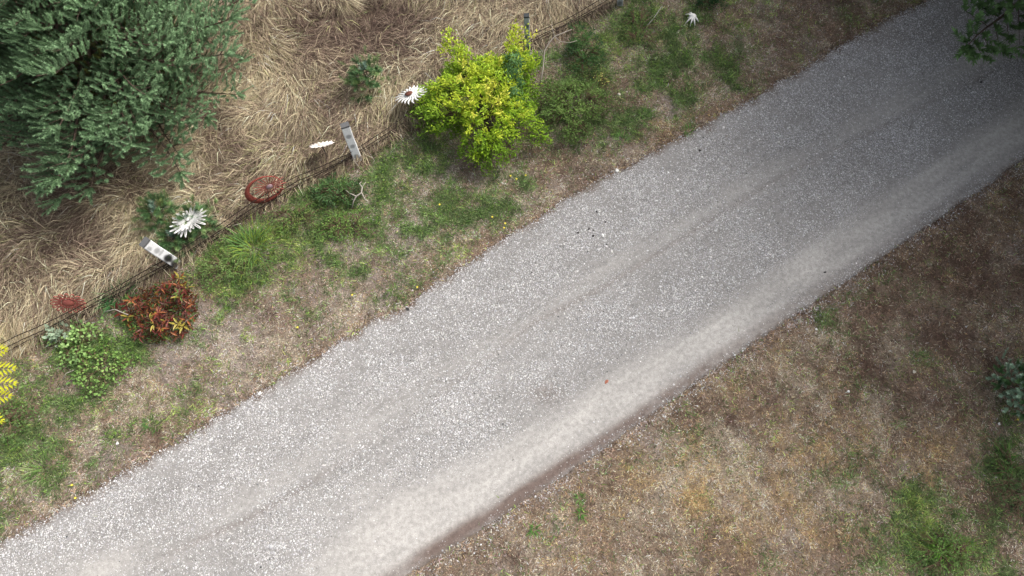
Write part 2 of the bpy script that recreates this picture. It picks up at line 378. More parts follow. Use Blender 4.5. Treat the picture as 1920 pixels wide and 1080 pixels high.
k = (mm > .02) & (RNG.random(len(x)) < np.clip(.35+mm*1.5, 0, 1)); x, y, mm, ca_, ct_ = x[k], y[k], mm[k], ca_[k], ct_[k]
u, v = PXY(x, y)
vx = 0*x; vy = 0*x; ww = 1e-9+0*x
for (fu, fv, a, b_) in FLOW:
    q = np.exp(-((u-fu)**2+(v-fv)**2)/(2*75**2)); L_ = math.hypot(a, b_); vx = vx+q*a/L_; vy = vy+q*(-b_)/L_; ww = ww+q
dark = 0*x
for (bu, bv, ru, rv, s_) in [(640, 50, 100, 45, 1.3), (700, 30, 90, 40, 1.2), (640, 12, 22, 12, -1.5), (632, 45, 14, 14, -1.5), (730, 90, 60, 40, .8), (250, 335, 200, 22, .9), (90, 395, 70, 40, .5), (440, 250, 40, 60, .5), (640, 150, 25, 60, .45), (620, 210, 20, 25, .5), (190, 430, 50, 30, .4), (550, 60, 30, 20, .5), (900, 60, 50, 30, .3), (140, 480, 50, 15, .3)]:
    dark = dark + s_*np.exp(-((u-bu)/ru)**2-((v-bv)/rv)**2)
tuft = fbm(x, y, .45, 111, 3); tuft2 = fbm(x, y, .16, 117, 2)
pd_ = np.hypot(x-W(232, 172).x, y-W(232, 172).y); k = RNG.random(len(x)) < np.clip(.85 - .5*dark + 1.4*tuft2, .04, 1)*np.where(pd_ < 1.9, .15, 1); x, y, mm, u, v, vx, vy, dark, tuft, ca_, ct_ = [a[k] for a in (x, y, mm, u, v, vx, vy, dark, tuft, ca_, ct_)]
n = len(x)
ang = np.arctan2(vy, vx) + fbm(x, y, 1.1, 121, 2)*1.5 + ca_ + RNG.normal(0, .22, n) + (RNG.random(n) < .22)*RNG.normal(0, 1.0, n) + dark*RNG.uniform(-2.5, 2.5, n)
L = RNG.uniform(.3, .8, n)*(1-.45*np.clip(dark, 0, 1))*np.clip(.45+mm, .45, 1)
lift = np.clip(RNG.normal(.42, .22, n)+tuft*.5, .02, 1.2)
base = np.stack([lin(236, 220, 184), lin(212, 194, 162), lin(160, 140, 122), lin(112, 92, 82), lin(172, 168, 122)])
big_ = fbm(x, y, 1.3, 141, 3)
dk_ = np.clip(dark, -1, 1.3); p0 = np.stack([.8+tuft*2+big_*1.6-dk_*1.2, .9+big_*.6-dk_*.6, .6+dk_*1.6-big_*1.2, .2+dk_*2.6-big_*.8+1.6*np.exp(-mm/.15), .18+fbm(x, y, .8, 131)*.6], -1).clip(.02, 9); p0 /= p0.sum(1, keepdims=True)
ci = (RNG.random(n)[:, None] > p0.cumsum(1)).sum(1).clip(0, 4)
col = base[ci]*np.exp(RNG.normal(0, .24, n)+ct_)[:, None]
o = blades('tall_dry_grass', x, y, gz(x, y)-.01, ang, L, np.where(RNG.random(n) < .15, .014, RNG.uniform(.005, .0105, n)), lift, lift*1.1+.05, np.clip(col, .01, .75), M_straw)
tag(o, 'tall flattened straw-coloured meadow grass behind the fence line', 'grass', kind='stuff')
print('meadow', n)

# ------------------------------------------------------------------ plants
def shoots_mesh(name, B, D, L, col, per, nl, nw, mat, parent=None, fwd=.75):
    """bottle-brush shoots: needles round each axis"""
    B = np.asarray(B); D = np.asarray(D); L = np.asarray(L); col = np.asarray(col); n = len(B)
    D = D/np.linalg.norm(D, axis=1, keepdims=True)
    up = np.tile([0.3, .2, 1.], (n, 1)); A = np.cross(D, up); A /= np.linalg.norm(A, axis=1, keepdims=True)+1e-9; C = np.cross(D, A)
    t = RNG.random((n, per))**.85; ph = RNG.uniform(0, 6.28, (n, per)); ln = nl*RNG.uniform(.7, 1.15, (n, per))*(1-.25*t)
    rad = A[:, None]*np.cos(ph)[..., None]+C[:, None]*np.sin(ph)[..., None]
    p = B[:, None]+D[:, None]*(t*L[:, None])[..., None]
    fw = fwd*RNG.uniform(.7, 1.3, (n, per))
    dr = rad*np.cos(fw)[..., None]+D[:, None]*np.sin(fw)[..., None]
    sd = np.cross(dr, np.broadcast_to(D[:, None], dr.shape)); sd /= np.linalg.norm(sd, axis=-1, keepdims=True)+1e-9
    P = np.stack([p-sd*nw/2, p+sd*nw/2, p+dr*ln[..., None]], 2).reshape(-1, 3)
    cc = np.repeat(col, per*3, 0)*np.repeat(np.exp(RNG.normal(0, .14, n*per)), 3)[:, None]
    return mesh_np(name, P, np.arange(len(P)).reshape(-1, 3), mat, parent=parent, col=np.clip(cc, .004, .7))

def pine(loc, Ht, R, whorls, nb, label, seed, per=80, spacing=.16, name='pine_tree', group=None, hue=0, zlow=.12, sl=.22, nl=.045, nw=.006, cat='pine tree'):
    rg = np.random.default_rng(seed)
    t = empty(name, loc, label, cat, group)
    tr = MB(); hs_ = np.linspace(-.1, Ht, 9)
    tr.tube([(math.sin(h*1.3+seed)*.03, math.cos(h*1.1)*.03, h) for h in hs_], [max(.012, Ht*.022*(1-h/Ht*.93)) for h in hs_], 8)
    tr.build('trunk', M_bark, t)
    lm = MB(); B = []; D = []; L = []; C = []
    for wi in range(whorls):
        h = zlow + (Ht*.93-zlow)*(wi/(whorls-1))**.95
        Lb = R*(1-(h/Ht))**.72*(.55 if wi == 0 and whorls > 6 else 1)
        a0 = rg.uniform(0, 6.28)
        for bi in range(nb):
            a = a0+6.283*bi/nb+rg.normal(0, .16); Lx = max(.12, Lb*rg.uniform(.72, 1.12))
            el0 = rg.uniform(-.05, .3)+.25*h/Ht
            pts = []; m = max(4, int(Lx/.2)+2); p = Vector((0, 0, h+rg.uniform(-.06, .06))); el_ = el0
            for j in range(m):
                pts.append(p.copy()); st = Lx/(m-1); el_ = el0+.55*(j/m)**1.5; aa = a+math.sin(j*.8+seed+bi)*.05
                p = p+Vector((math.cos(aa)*math.cos(el_), math.sin(aa)*math.cos(el_), math.sin(el_)))*st
            lm.tube(pts, [max(.004, .007+.018*Lx/2*(1-j/(m-1))) for j in range(m)], 4)
            dist = .18*Lx if Lx > .5 else .05; side = 1
            while dist < Lx:
                f = dist/Lx*(m-1); i0 = min(int(f), m-2); q = pts[i0].lerp(pts[i0+1], f-i0); bd = (pts[i0+1]-pts[i0]).normalized()
                lat = Vector((-bd.y, bd.x, 0)).normalized()*side; side = -side
                tl = min(.75, .20+.42*(Lx-dist))*rg.uniform(.7, 1.2)
                td = (bd*.75+lat*rg.uniform(.6, .95)+Vector((0, 0, rg.uniform(0, .3)))).normalized()
                lm.tube([q, q+td*tl*.9], [.006, .003], 3, caps=False)
                s_ = .10
                sd_ = 1
                while s_ < tl+.05:
                    q2 = q+td*min(s_, tl); lt2 = Vector((-td.y, td.x, 0))*sd_; sd_ = -sd_
                    last = s_+spacing*.6 >= tl+.05
                    dd = td*(1.1 if last else .6)+lt2*(0.1 if last else rg.uniform(.35, .8))+Vector((0, 0, rg.uniform(.35, .95)))
                    rel = (dist+s_*.7)/max(Lx, .3)
                    B.append(q2); D.append(dd); L.append(sl*rg.uniform(.65, 1.25))
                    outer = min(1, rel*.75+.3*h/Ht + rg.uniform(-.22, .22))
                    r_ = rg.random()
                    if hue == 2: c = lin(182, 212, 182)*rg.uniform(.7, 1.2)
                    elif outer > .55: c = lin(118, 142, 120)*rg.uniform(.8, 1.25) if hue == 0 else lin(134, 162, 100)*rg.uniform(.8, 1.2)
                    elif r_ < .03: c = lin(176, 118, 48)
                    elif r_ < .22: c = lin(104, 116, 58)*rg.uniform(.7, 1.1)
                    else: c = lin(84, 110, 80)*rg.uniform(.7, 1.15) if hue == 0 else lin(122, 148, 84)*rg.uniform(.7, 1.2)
                    C.append(c); s_ += spacing*rg.uniform(.75, 1.2)
                dist += spacing*1.15*rg.uniform(.7, 1.2)
            for _ in range(4):
                B.append(pts[-1]); dd = (pts[-1]-pts[-2]).normalized()+Vector((rg.normal(0, .45), rg.normal(0, .45), rg.uniform(.1, .7)))
                D.append(dd); L.append(sl*rg.uniform(.8, 1.3)); C.append((lin(128, 158, 138) if hue == 0 else lin(104, 142, 90))*rg.uniform(.85, 1.2))
    for _ in range(5):
        B.append(Vector((0, 0, Ht))); D.append(Vector((rg.normal(0, .5), rg.normal(0, .5), 1))); L.append(sl); C.append(lin(120, 148, 128))
    lm.build('branches', M_bark, t)
    f = shoots_mesh('needles', [tuple(b) for b in B], [tuple(d) for d in D], L, np.array(C), per, nl, nw, M_needle, t)
    f['kind'] = 'stuff'
    print(name, len(B))
    return t
def gp(u, v, z=0.0):
    p = W(u, v); p.z = float(gz(np.array([p.x]), np.array([p.y]))[0])+z; return p

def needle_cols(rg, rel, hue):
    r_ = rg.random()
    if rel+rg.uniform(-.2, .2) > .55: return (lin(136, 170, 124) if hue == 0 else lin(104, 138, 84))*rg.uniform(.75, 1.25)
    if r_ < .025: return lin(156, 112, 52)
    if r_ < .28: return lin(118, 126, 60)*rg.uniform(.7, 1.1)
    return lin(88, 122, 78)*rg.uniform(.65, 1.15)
def bough_data(Lx, seed, hue, per, nl, nw, sl, spacing):
    """one bough along +X that droops, then turns up: wood mesh and needle mesh"""
    rg = np.random.default_rng(seed); lm = MB(); B = []; D = []; L = []; C = []; m = max(5, int(Lx/.2)+2); pts = []; p = Vector((0, 0, 0))
    for j in range(m):
        pts.append(p.copy()); el_ = .05+.5*(j/m)**1.5; aa = math.sin(j*.7+seed)*.07; p = p+Vector((math.cos(aa)*math.cos(el_), math.sin(aa), math.sin(el_)))*(Lx/(m-1))
    lm.tube(pts, [.006+.012*Lx*(1-j/(m-1)) for j in range(m)], 5)
    dist = .22*Lx; side = 1
    while dist < Lx*.99:
        f = dist/Lx*(m-1); i0 = min(int(f), m-2); q = pts[i0].lerp(pts[i0+1], f-i0); bd = (pts[i0+1]-pts[i0]).normalized()
        lat = Vector((-bd.y, bd.x, 0)).normalized()*side; side = -side
        tl = min(.30*Lx+.1, .16+.45*(Lx-dist))*rg.uniform(.75, 1.2); td = (bd*.8+lat*rg.uniform(.6, .95)+Vector((0, 0, rg.uniform(.0, .35)))).normalized()
        lm.tube([q, q+td*tl*.95], [.007, .003], 3, caps=False)
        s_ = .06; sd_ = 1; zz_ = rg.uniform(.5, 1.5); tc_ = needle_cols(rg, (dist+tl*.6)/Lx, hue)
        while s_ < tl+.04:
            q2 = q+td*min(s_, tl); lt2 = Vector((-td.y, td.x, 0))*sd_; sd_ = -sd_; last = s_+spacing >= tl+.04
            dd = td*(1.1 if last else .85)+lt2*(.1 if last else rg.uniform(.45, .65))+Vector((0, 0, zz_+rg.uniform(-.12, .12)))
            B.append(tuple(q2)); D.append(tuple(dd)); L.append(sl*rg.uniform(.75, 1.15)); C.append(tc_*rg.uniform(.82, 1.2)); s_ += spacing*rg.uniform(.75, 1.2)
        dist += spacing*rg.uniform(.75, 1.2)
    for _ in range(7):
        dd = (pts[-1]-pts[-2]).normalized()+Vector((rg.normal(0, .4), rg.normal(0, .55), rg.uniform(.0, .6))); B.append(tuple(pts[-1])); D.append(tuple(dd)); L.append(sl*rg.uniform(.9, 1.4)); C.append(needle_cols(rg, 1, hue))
    a = lm.build('branch', M_bark); b = shoots_mesh('needles', B, D, L, np.array(C), per, nl, nw, M_needle)
    md = (a.data, b.data); bpy.data.objects.remove(a); bpy.data.objects.remove(b); return md
def bough_pine(loc, Ht, prof, lib, whorls, nb, label, seed, zlow=.2, droop=.0, tip=.35):
    """lib: list of (length, wood, needles); prof(h) gives crown radius"""
    rg = np.random.default_rng(seed); t = empty('pine_tree', loc, label, 'pine tree')
    MB().tube([(math.sin(h*1.3)*.03, math.cos(h)*.03, h) for h in np.linspace(-.1, Ht, 9)], [max(.015, Ht*.02*(1-k/8*.93)) for k in range(9)], 8).build('trunk', M_bark, t)
    for wi in range(whorls):
        h = zlow+(Ht*.97-zlow)*wi/(whorls-1); a0 = rg.uniform(0, 6.28)
        for bi in range(nb):
            Lb = max(.3, prof(h)*rg.uniform(.72, 1.14)); c_ = sorted(lib, key=lambda q: abs(math.log(q[0]/Lb)))[:2]; Lq, wd_, nd_ = c_[rg.integers(0, 2)]
            o = bpy.data.objects.new('branch', wd_); COL.objects.link(o); o.parent = t; o.location = (0, 0, h+rg.uniform(-.1, .1)); k = Lb/Lq
            o.rotation_euler = (rg.normal(0, .18), -(-droop*max(0, 1-h/1.6)+tip*(h/Ht)+rg.normal(0, .12)), a0+6.283*bi/nb+rg.normal(0, .2)); o.scale = (k, k*rg.choice([-1, 1]), k)
            n_ = bpy.data.objects.new('needles', nd_); COL.objects.link(n_); n_.parent = o; n_['kind'] = 'stuff'
    return t
LIB = [(L_, *bough_data(L_, 200+i, 0, 88, .052, .0105, .25, .125)) for i, L_ in enumerate([2.6, 2.2, 1.6, 1.3, .9, .6])]
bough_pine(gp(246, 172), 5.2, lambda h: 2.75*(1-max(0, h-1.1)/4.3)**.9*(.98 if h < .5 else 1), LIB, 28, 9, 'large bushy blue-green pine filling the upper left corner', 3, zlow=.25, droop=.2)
# tall pines at the right end of the road: one leans a branch into the picture, they shade the road
LIBR = [(L_, *bough_data(L_, 300+i, 1, 38, .10, .032, .32, .16)) for i, L_ in enumerate([4.2, 3.2, 2.0, 1.0])]
PR = lambda h: 4.3*(1-max(0, h-2)/9.5)**.8
bough_pine(Vector((11.15, 10.7, 0)), 10.5, PR, LIBR, 24, 9, 'green pine reaching into the top right corner over the road', 11, zlow=.9, droop=.42)
bough_pine(Vector((12.6, 5.6, 0)), 9.5, lambda h: PR(h)*.93, LIBR, 17, 7, 'tall green pine just right of the road bend outside the picture', 12, zlow=1.6)
bough_pine(Vector((17.3, 9.5, 0)), 12.5, lambda h: PR(h*.85)*1.1, LIBR, 17, 7, 'tallest green pine behind the two at the road bend outside the picture', 13, zlow=1.6)
bough_pine(Vector((9.8, 15.6, 0)), 10, PR, LIBR, 17, 7, 'tall green pine beyond the far verge outside the picture', 14, zlow=1.6)

def leaves(name, P0, DR, ln, wd, col, mat, parent=None):
    """folded lance-shaped leaves, 4 triangles... two quads sharing the midrib"""
    P0 = np.asarray(P0); DR = np.asarray(DR); n = len(P0); DR = DR/np.linalg.norm(DR, axis=1, keepdims=True)
    rnd = RNG.normal(0, 1, (n, 3))*.5+np.array([0, 0, 1.]); S = np.cross(DR, rnd); S /= np.linalg.norm(S, axis=1, keepdims=True)+1e-9; N = np.cross(S, DR)
    ln = np.asarray(ln)[:, None]; wd = np.asarray(wd)[:, None]
    m = P0+DR*ln*.45
    P = np.stack([P0, m+S*wd/2+N*wd*.2, P0+DR*ln-N*ln*.12, m-S*wd/2+N*wd*.2, m-N*wd*.05], 1)
    T = np.array([[0, 1, 4], [1, 2, 4], [2, 3, 4], [3, 0, 4]])[None]+np.arange(n)[:, None, None]*5
    return mesh_np(name, P, T, mat, parent=parent, col=np.repeat(col, 5, 0))

def shrub(name, u, v, rx_, ry_, ht, label, cat, ntw, nlv, pal, ll=.06, lw=.024, seed=0, top=None, stems=14, stem_mat=None, sprd=.10, group=None, shift=(0, 0), spikes=()):
    """leafy shrub: stems from the base fan out to twigs that carry leaves all along"""
    if name == 'leafy_weed': ntw = int(ntw*1.5); nlv = int(nlv*.65); rx_ *= 1.3; ry_ *= 1.3; ht *= .85; ll *= .8; pal = [(q*.8+.2*q.mean()*np.array([1.15, 1., .85]))*1.4 for q in pal]; nlv = int(nlv*.85)
    rg = np.random.default_rng(seed); base = gp(u, v); t = empty(name, base, label, cat, group)
    tips = []
    for i in range(ntw):
        a = rg.uniform(0, 6.283); rr = math.sqrt(rg.random()); lump = 1+.16*math.sin(3*a+seed)+.12*math.sin(5*a+2*seed)+.08*math.sin(9*a)
        zz = ht*(1-.75*rr**2.2)*rg.uniform(.55, 1.05)
        tips.append(Vector((math.cos(a)*rr*rx_*lump+shift[0]*zz, math.sin(a)*rr*ry_*lump+shift[1]*zz, max(.05, zz))))
    for (su, sv, sz, cnt) in spikes:
        p = W(su, sv, base.z+sz)-base
        for _ in range(cnt): tips.append(p+Vector(rg.normal(0, .07, 3)))
    st = MB(); P = []; D = []; Ls = []; Ws = []; C = []
    hubs = [Vector((math.cos(6.28*k/stems)*rx_*.35*rg.uniform(.3, 1.2), math.sin(6.28*k/stems)*ry_*.35*rg.uniform(.3, 1.2), ht*rg.uniform(.3, .5))) for k in range(stems)]
    for h_ in hubs: st.tube([Vector((h_.x*.1, h_.y*.1, -.02)), h_*.6+Vector((0, 0, .02)), h_], [.014, .011, .008], 4, caps=False)
    for tp in tips:
        h_ = min(hubs, key=lambda q: (q-tp).length); mid = h_.lerp(tp, .55)+Vector((0, 0, .05)); st.tube([h_, mid, tp], [.006, .004, .002], 3, caps=False)
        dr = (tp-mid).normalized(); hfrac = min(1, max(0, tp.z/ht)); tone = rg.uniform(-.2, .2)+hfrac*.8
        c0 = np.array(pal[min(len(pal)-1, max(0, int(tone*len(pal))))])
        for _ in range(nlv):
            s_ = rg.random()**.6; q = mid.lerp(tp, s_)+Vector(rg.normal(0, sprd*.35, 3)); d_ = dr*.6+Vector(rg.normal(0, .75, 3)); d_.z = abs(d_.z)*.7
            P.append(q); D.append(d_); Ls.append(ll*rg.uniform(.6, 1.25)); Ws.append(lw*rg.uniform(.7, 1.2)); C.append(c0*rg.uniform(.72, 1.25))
    st.build('stems', stem_mat or M_stem, t)
    f = leaves('foliage', [tuple(p) for p in P], [tuple(d) for d in D], Ls, Ws, np.clip(np.array(C), .01, .75), M_leaf, t)
    f['kind'] = 'stuff'; return t

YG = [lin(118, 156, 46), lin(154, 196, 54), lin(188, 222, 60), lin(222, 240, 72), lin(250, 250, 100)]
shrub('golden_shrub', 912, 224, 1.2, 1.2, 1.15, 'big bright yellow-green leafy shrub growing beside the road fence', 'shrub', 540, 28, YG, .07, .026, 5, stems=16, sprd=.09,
      spikes=[(835, 60, .9, 4), (855, 85, .9, 4), (832, 88, .8, 3), (965, 50, 1.0, 6), (985, 75, .9, 5), (960, 85, .9, 6), (1005, 118, .8, 6), (895, 300, .3, 4), (800, 225, .4, 5), (812, 245, .3, 5), (868, 95, .9, 6)])
BG = [lin(78, 116, 64), lin(104, 148, 84), lin(128, 174, 108)]
shrub('green_bush', 962, 196, .26, .75, 1.28, 'blue-green small-leaved bush growing up through the golden shrub', 'bush', 90, 26, BG, .05, .026, 6, stems=6)
shrub('loose_bush', 1068, 215, .8, .75, .5, 'thin grey-green straggly bush right of the golden shrub', 'bush', 330, 15, [lin(104, 128, 68), lin(124, 158, 78), lin(146, 178, 92)], .055, .018, 7, stems=14)
shrub('dark_bush', 1094, 110, .42, .75, .42, 'dark green upright bush under the bare branch', 'bush', 90, 18, [lin(56, 92, 50), lin(74, 116, 58), lin(96, 142, 70)], .06, .016, 8, stems=7)
shrub('low_plant', 1330, 8, .35, .25, .28, 'dark green low plant at the top edge above the bleached star', 'plant', 50, 16, [lin(50, 90, 48), lin(66, 110, 56)], .05, .02, 9, stems=6)
shrub('leafy_weed', 150, 645, .36, .32, .22, 'fresh green broad-leaved weed left of the red shrub', 'weed', 40, 12, [lin(110, 150, 78), lin(136, 180, 90), lin(158, 198, 112)], .075, .05, 12, stems=6)
shrub('leafy_weed', 196, 690, .48, .38, .14, 'mid green broad-leaved weed just above the bare soil patch', 'weed', 54, 11, [lin(104, 148, 64), lin(126, 172, 74), lin(148, 188, 88)], .065, .045, 13, stems=6)
shrub('leafy_weed', 120, 628, .14, .12, .3, 'pale grey-green weed with big leaves at the fence line', 'weed', 12, 8, [lin(150, 176, 146)], .11, .06, 14, stems=4)
shrub('leafy_weed', 430, 505, .45, .3, .26, 'light green feathery weed patch right of the red shrub', 'weed', 90, 20, [lin(96, 134, 60), lin(124, 160, 76), lin(140, 172, 92)], .06, .012, 15, stems=8)
shrub('leafy_weed', 640, 365, .42, .26, .34, 'dark green weed clump under the forked dead twig', 'weed', 70, 20, [lin(60, 98, 52), lin(76, 118, 58), lin(96, 140, 62)], .08, .016, 16, stems=8)
shrub('leafy_weed', 650, 428, .45, .3, .18, 'bright green low weed below the forked dead twig', 'weed', 80, 18, [lin(86, 126, 50), lin(112, 156, 60), lin(134, 172, 70)], .055, .016, 17, stems=8)
shrub('leafy_weed', 555, 415, .4, .28, .22, 'olive green weed clump below the red ring ornament', 'weed', 70, 16, [lin(82, 106, 50), lin(104, 138, 60), lin(126, 150, 62)], .055, .015, 18, stems=8)
shrub('leafy_weed', 22, 790, .4, .3, .25, 'green weed below the yellow fern-like leaves', 'weed', 60, 16, [lin(92, 130, 60), lin(116, 150, 74)], .06, .022, 19, stems=6)
shrub('leafy_weed', 1762, 1035, .55, .35, .22, 'light green leafy weed clump at the bottom right', 'weed', 90, 16, [lin(76, 112, 50), lin(104, 146, 62), lin(126, 172, 72)], .07, .014, 20, stems=8)
shrub('leafy_weed', 1893, 905, .4, .6, .2, 'dark green weed clump at the right edge', 'weed', 80, 16, [lin(62, 94, 46), lin(80, 116, 54)], .07, .013, 21, stems=8)
shrub('leafy_weed', 1200, 58, .4, .5, .16, 'green weed clump beside the two pale sticks', 'weed', 80, 14, [lin(80, 118, 50), lin(108, 146, 60)], .055, .014, 22, stems=8)
shrub('leafy_weed', 1120, 165, .3, .25, .3, 'yellow-tipped green weed right of the straggly bush', 'weed', 40, 14, [lin(86, 116, 50), lin(120, 146, 60), lin(200, 196, 90)], .05, .016, 23, stems=6)

# low leafy ground cover in the green parts of the verge (uncountable)
x, y = sample(220000, 40, 40); cl = classes(x, y); g_ = cl[:, 0]+cl[:, 1]; du, dl = d_road(x, y)
fb_ = np.exp(-((f_fence(x)-y)*CA-.55)**2/.5**2)*(PXY(x, y)[0] < 730)
k = (RNG.random(len(x)) < (np.clip(g_-.2, 0, 1)*.6+.5*fb_*np.clip(g_+fbm(x, y, .35, 301, 3)*1.2, 0, 1))) & (du < -.15) & (meadow_mask(x, y) < .3) | ((RNG.random(len(x)) < np.clip(g_-.35, 0, 1)*.4) & (dl < -.2))
x, y = x[k], y[k]; n = len(x); per = 5; hgt = .04+.13*np.clip(fbm(x, y, .4, 305, 2)+.5, 0, 1)
xx = np.repeat(x, per)+RNG.normal(0, .022, n*per); yy = np.repeat(y, per)+RNG.normal(0, .022, n*per); zz = np.repeat(gz(x, y), per)+np.repeat(hgt, per)*RNG.uniform(.2, 1, n*per)
D_ = RNG.normal(0, 1, (n*per, 3)); D_[:, 2] = np.abs(D_[:, 2])*.5
WC = np.stack([lin(94, 132, 58), lin(120, 160, 70), lin(146, 182, 84), lin(84, 108, 58), lin(136, 150, 84)])[RNG.integers(0, 5, n)]
o = leaves('leafy_ground_cover', np.stack([xx, yy, zz], -1), D_, RNG.uniform(.03, .065, n*per), RNG.uniform(.008, .02, n*per), np.clip(np.repeat(WC, per, 0)*RNG.uniform(.7, 1.25, (n*per, 1)), .01, .7), M_leaf)
tag(o, 'low leafy green weeds spread through the verge along the fence', 'weeds', kind='stuff'); print('weeds', n)

# long-leaved tufts
def tuft(u, v, n, L, label, cols, seed, name='grass_tuft', lift=(.5, 1.3), wd=.01, group=None, spread=.05):
    rg = np.random.default_rng(seed); t = gp(u, v)
    x = rg.normal(0, spread, n); y = rg.normal(0, spread, n); a = np.arctan2(y, x)+rg.normal(0, .5, n)
    ln = rg.uniform(.55, 1.1, n)*L; lf = rg.uniform(*lift, n); col = np.array(cols)[rg.integers(0, len(cols), n)]*rg.uniform(.75, 1.25, n)[:, None]
    o = blades(name, x, y, 0*x-.01, a, ln, rg.uniform(.7, 1.2, n)*wd, lf, lf*.9, np.clip(col, .01, .7), M_blade)
    o.location = t; return tag(o, label, 'grass tuft', group)
GG = [lin(84, 134, 60), lin(112, 164, 74), lin(134, 176, 96)]
tuft(478, 470, 260, .42, 'large tuft of long arching green blades in the middle of the fence bed', [lin(98, 140, 72), lin(124, 164, 88), lin(150, 172, 70)], 31, spread=.16, wd=.013)
tuft(1001, 992, 45, .13, 'small green tuft closest to the road edge rut', GG, 32, spread=.03)
tuft(1087, 935, 45, .12, 'pale green tuft, upper of two beside the rut', GG, 33, spread=.03)
tuft(1090, 962, 45, .12, 'dark green tuft, lower of two beside the rut', GG[:2], 34, spread=.03)
tuft(285, 797, 60, .15, 'dark green tuft on the bare verge near the lower left road edge', [lin(72, 116, 54), lin(90, 134, 62)], 35, spread=.05)
tuft(1292, 246, 60, .12, 'green tuft at the upper edge of the road', GG, 36, spread=.05)
tuft(1760, 1030, 90, .22, 'bright green tuft at the bottom right of the brown turf', [lin(112, 170, 60), lin(130, 190, 70)], 37, spread=.07)
tuft(1718, 1010, 50, .2, 'yellow-green tuft left of the brightest tuft at bottom right', [lin(150, 180, 80), lin(170, 196, 96)], 38, spread=.05)
tuft(1808, 1022, 40, .14, 'small lime tuft right of the brightest tuft at bottom right', [lin(150, 190, 70)], 39, spread=.04)
tuft(690, 205, 120, .32, 'pale green grass tuft in front of the small pine in the dry meadow', [lin(136, 148, 96), lin(160, 164, 112), lin(110, 132, 80)], 40, spread=.12)
tuft(228, 560, 110, .42, 'blue-green grass tuft beside the red shrub', [lin(60, 118, 66), lin(84, 140, 80)], 41, spread=.09)
tuft(90, 880, 110, .3, 'long pale green grass tuft in the lower left verge', [lin(130, 156, 90), lin(150, 170, 110), lin(110, 144, 76)], 42, spread=.13)
tuft(545, 148, 40, .12, 'tiny green tuft showing in the dry meadow', GG, 43, spread=.04)
tuft(1880, 860, 60, .3, 'long green tuft at the right edge below the young pine', [lin(92, 140, 62), lin(120, 160, 80)], 44, spread=.07)
tuft(1095, 168, 30, .1, 'yellow green tuft beside the straggly bush', [lin(190, 190, 90)], 45, spread=.05)
tuft(1210, 215, 60, .13, 'green tuft beside the dark soil hollow', GG, 46, spread=.06)
tuft(1165, 262, 60, .14, 'green tuft below the dark soil hollow', GG, 47, spread=.06)
tuft(258, 880, 30, .1, 'tiny green tuft at the gravel edge in the lower left', GG, 48, spread=.04)
tuft(545, 740, 14, .05, 'tiny green seedling alone on the gravel', GG, 49, spread=.02)

# small pines in the dry meadow and at the right edge
def sapling(u, v, ht, R, label, seed, **kw):
    return pine(gp(u, v), ht, R, 4, 5, label, seed, per=60, spacing=.17, name='pine_sapling', hue=1, zlow=.08, sl=.15, nl=.10, nw=.006, cat='young pine', **kw)
sapling(318, 418, .5, .34, 'small green pine sapling above left of the white painted post', 51)
sapling(385, 432, .42, .30, 'small green pine sapling behind the white looped daisy', 52)
sapling(345, 460, .3, .26, 'lowest green pine sapling right against the leaning spotted post', 53)
sapling(696, 175, .6, .38, 'dark green pine sapling alone in the dry meadow', 54)
rp = pine(gp(1902, 738), .75, .50, 5, 6, 'young blue-green pine with bare pale top at the right edge', 55, per=90, spacing=.11, name='pine_sapling', hue=2, zlow=.1, sl=.18, nl=.06, nw=.010, cat='young pine')
m = MB()
for a in (0.3, 1.3, 2.3, 3.4, 4.4, 5.5): m.tube([(0, 0, .72), (math.cos(a)*.13, math.sin(a)*.13, .80), (math.cos(a)*.24, math.sin(a)*.24, .83)], [.012, .009, .006], 5)
m.tube([(0, 0, .6), (0, 0, .86)], [.014, .008], 5); m.build('bare_twigs', M_twig, rp)

# red shrub with separate leaves
rs = empty('red_shrub', gp(312, 588), 'low shrub with red, maroon and yellow autumn leaves at the foot of the spotted post', 'shrub')
def leaf_data(nm, c):
    me = bpy.data.meshes.new(nm); L_, w_ = .12, .034
    V = [(0, 0, 0), (L_*.3, w_*.42, .008), (L_*.62, w_*.4, .006), (L_, 0, -.014), (L_*.62, -w_*.4, .006), (L_*.3, -w_*.42, .008), (L_*.3, 0, -.002), (L_*.62, 0, -.003)]
    me.from_pydata(V, [], [(0, 6, 1), (1, 6, 7, 2), (2, 7, 3), (0, 5, 6), (5, 4, 7, 6), (4, 3, 7)]); me.materials.append(leaf_mat(nm+'_mat', .3, .45, c, .4)); return me
LD = [leaf_data('leaf', lin(*c)) for c in [(108, 52, 44), (128, 62, 50), (152, 68, 56), (184, 116, 74), (196, 180, 84), (112, 76, 58), (112, 134, 66)]]
rg = np.random.default_rng(77); st = MB(); cnt = 0
ros = [(rg.uniform(0, 6.283), math.sqrt(rg.random())) for _ in range(46)]
pts = [(math.cos(a)*r_*.62+.02, math.sin(a)*r_*.55) for a, r_ in ros]
pts = [p for p in pts if not (p[0] < -.1 and p[1] > .12)] + [(-.78, .05), (-.7, -.02), (-.62, .18), (-.45, .12), (.1, .55), (.2, .6)]
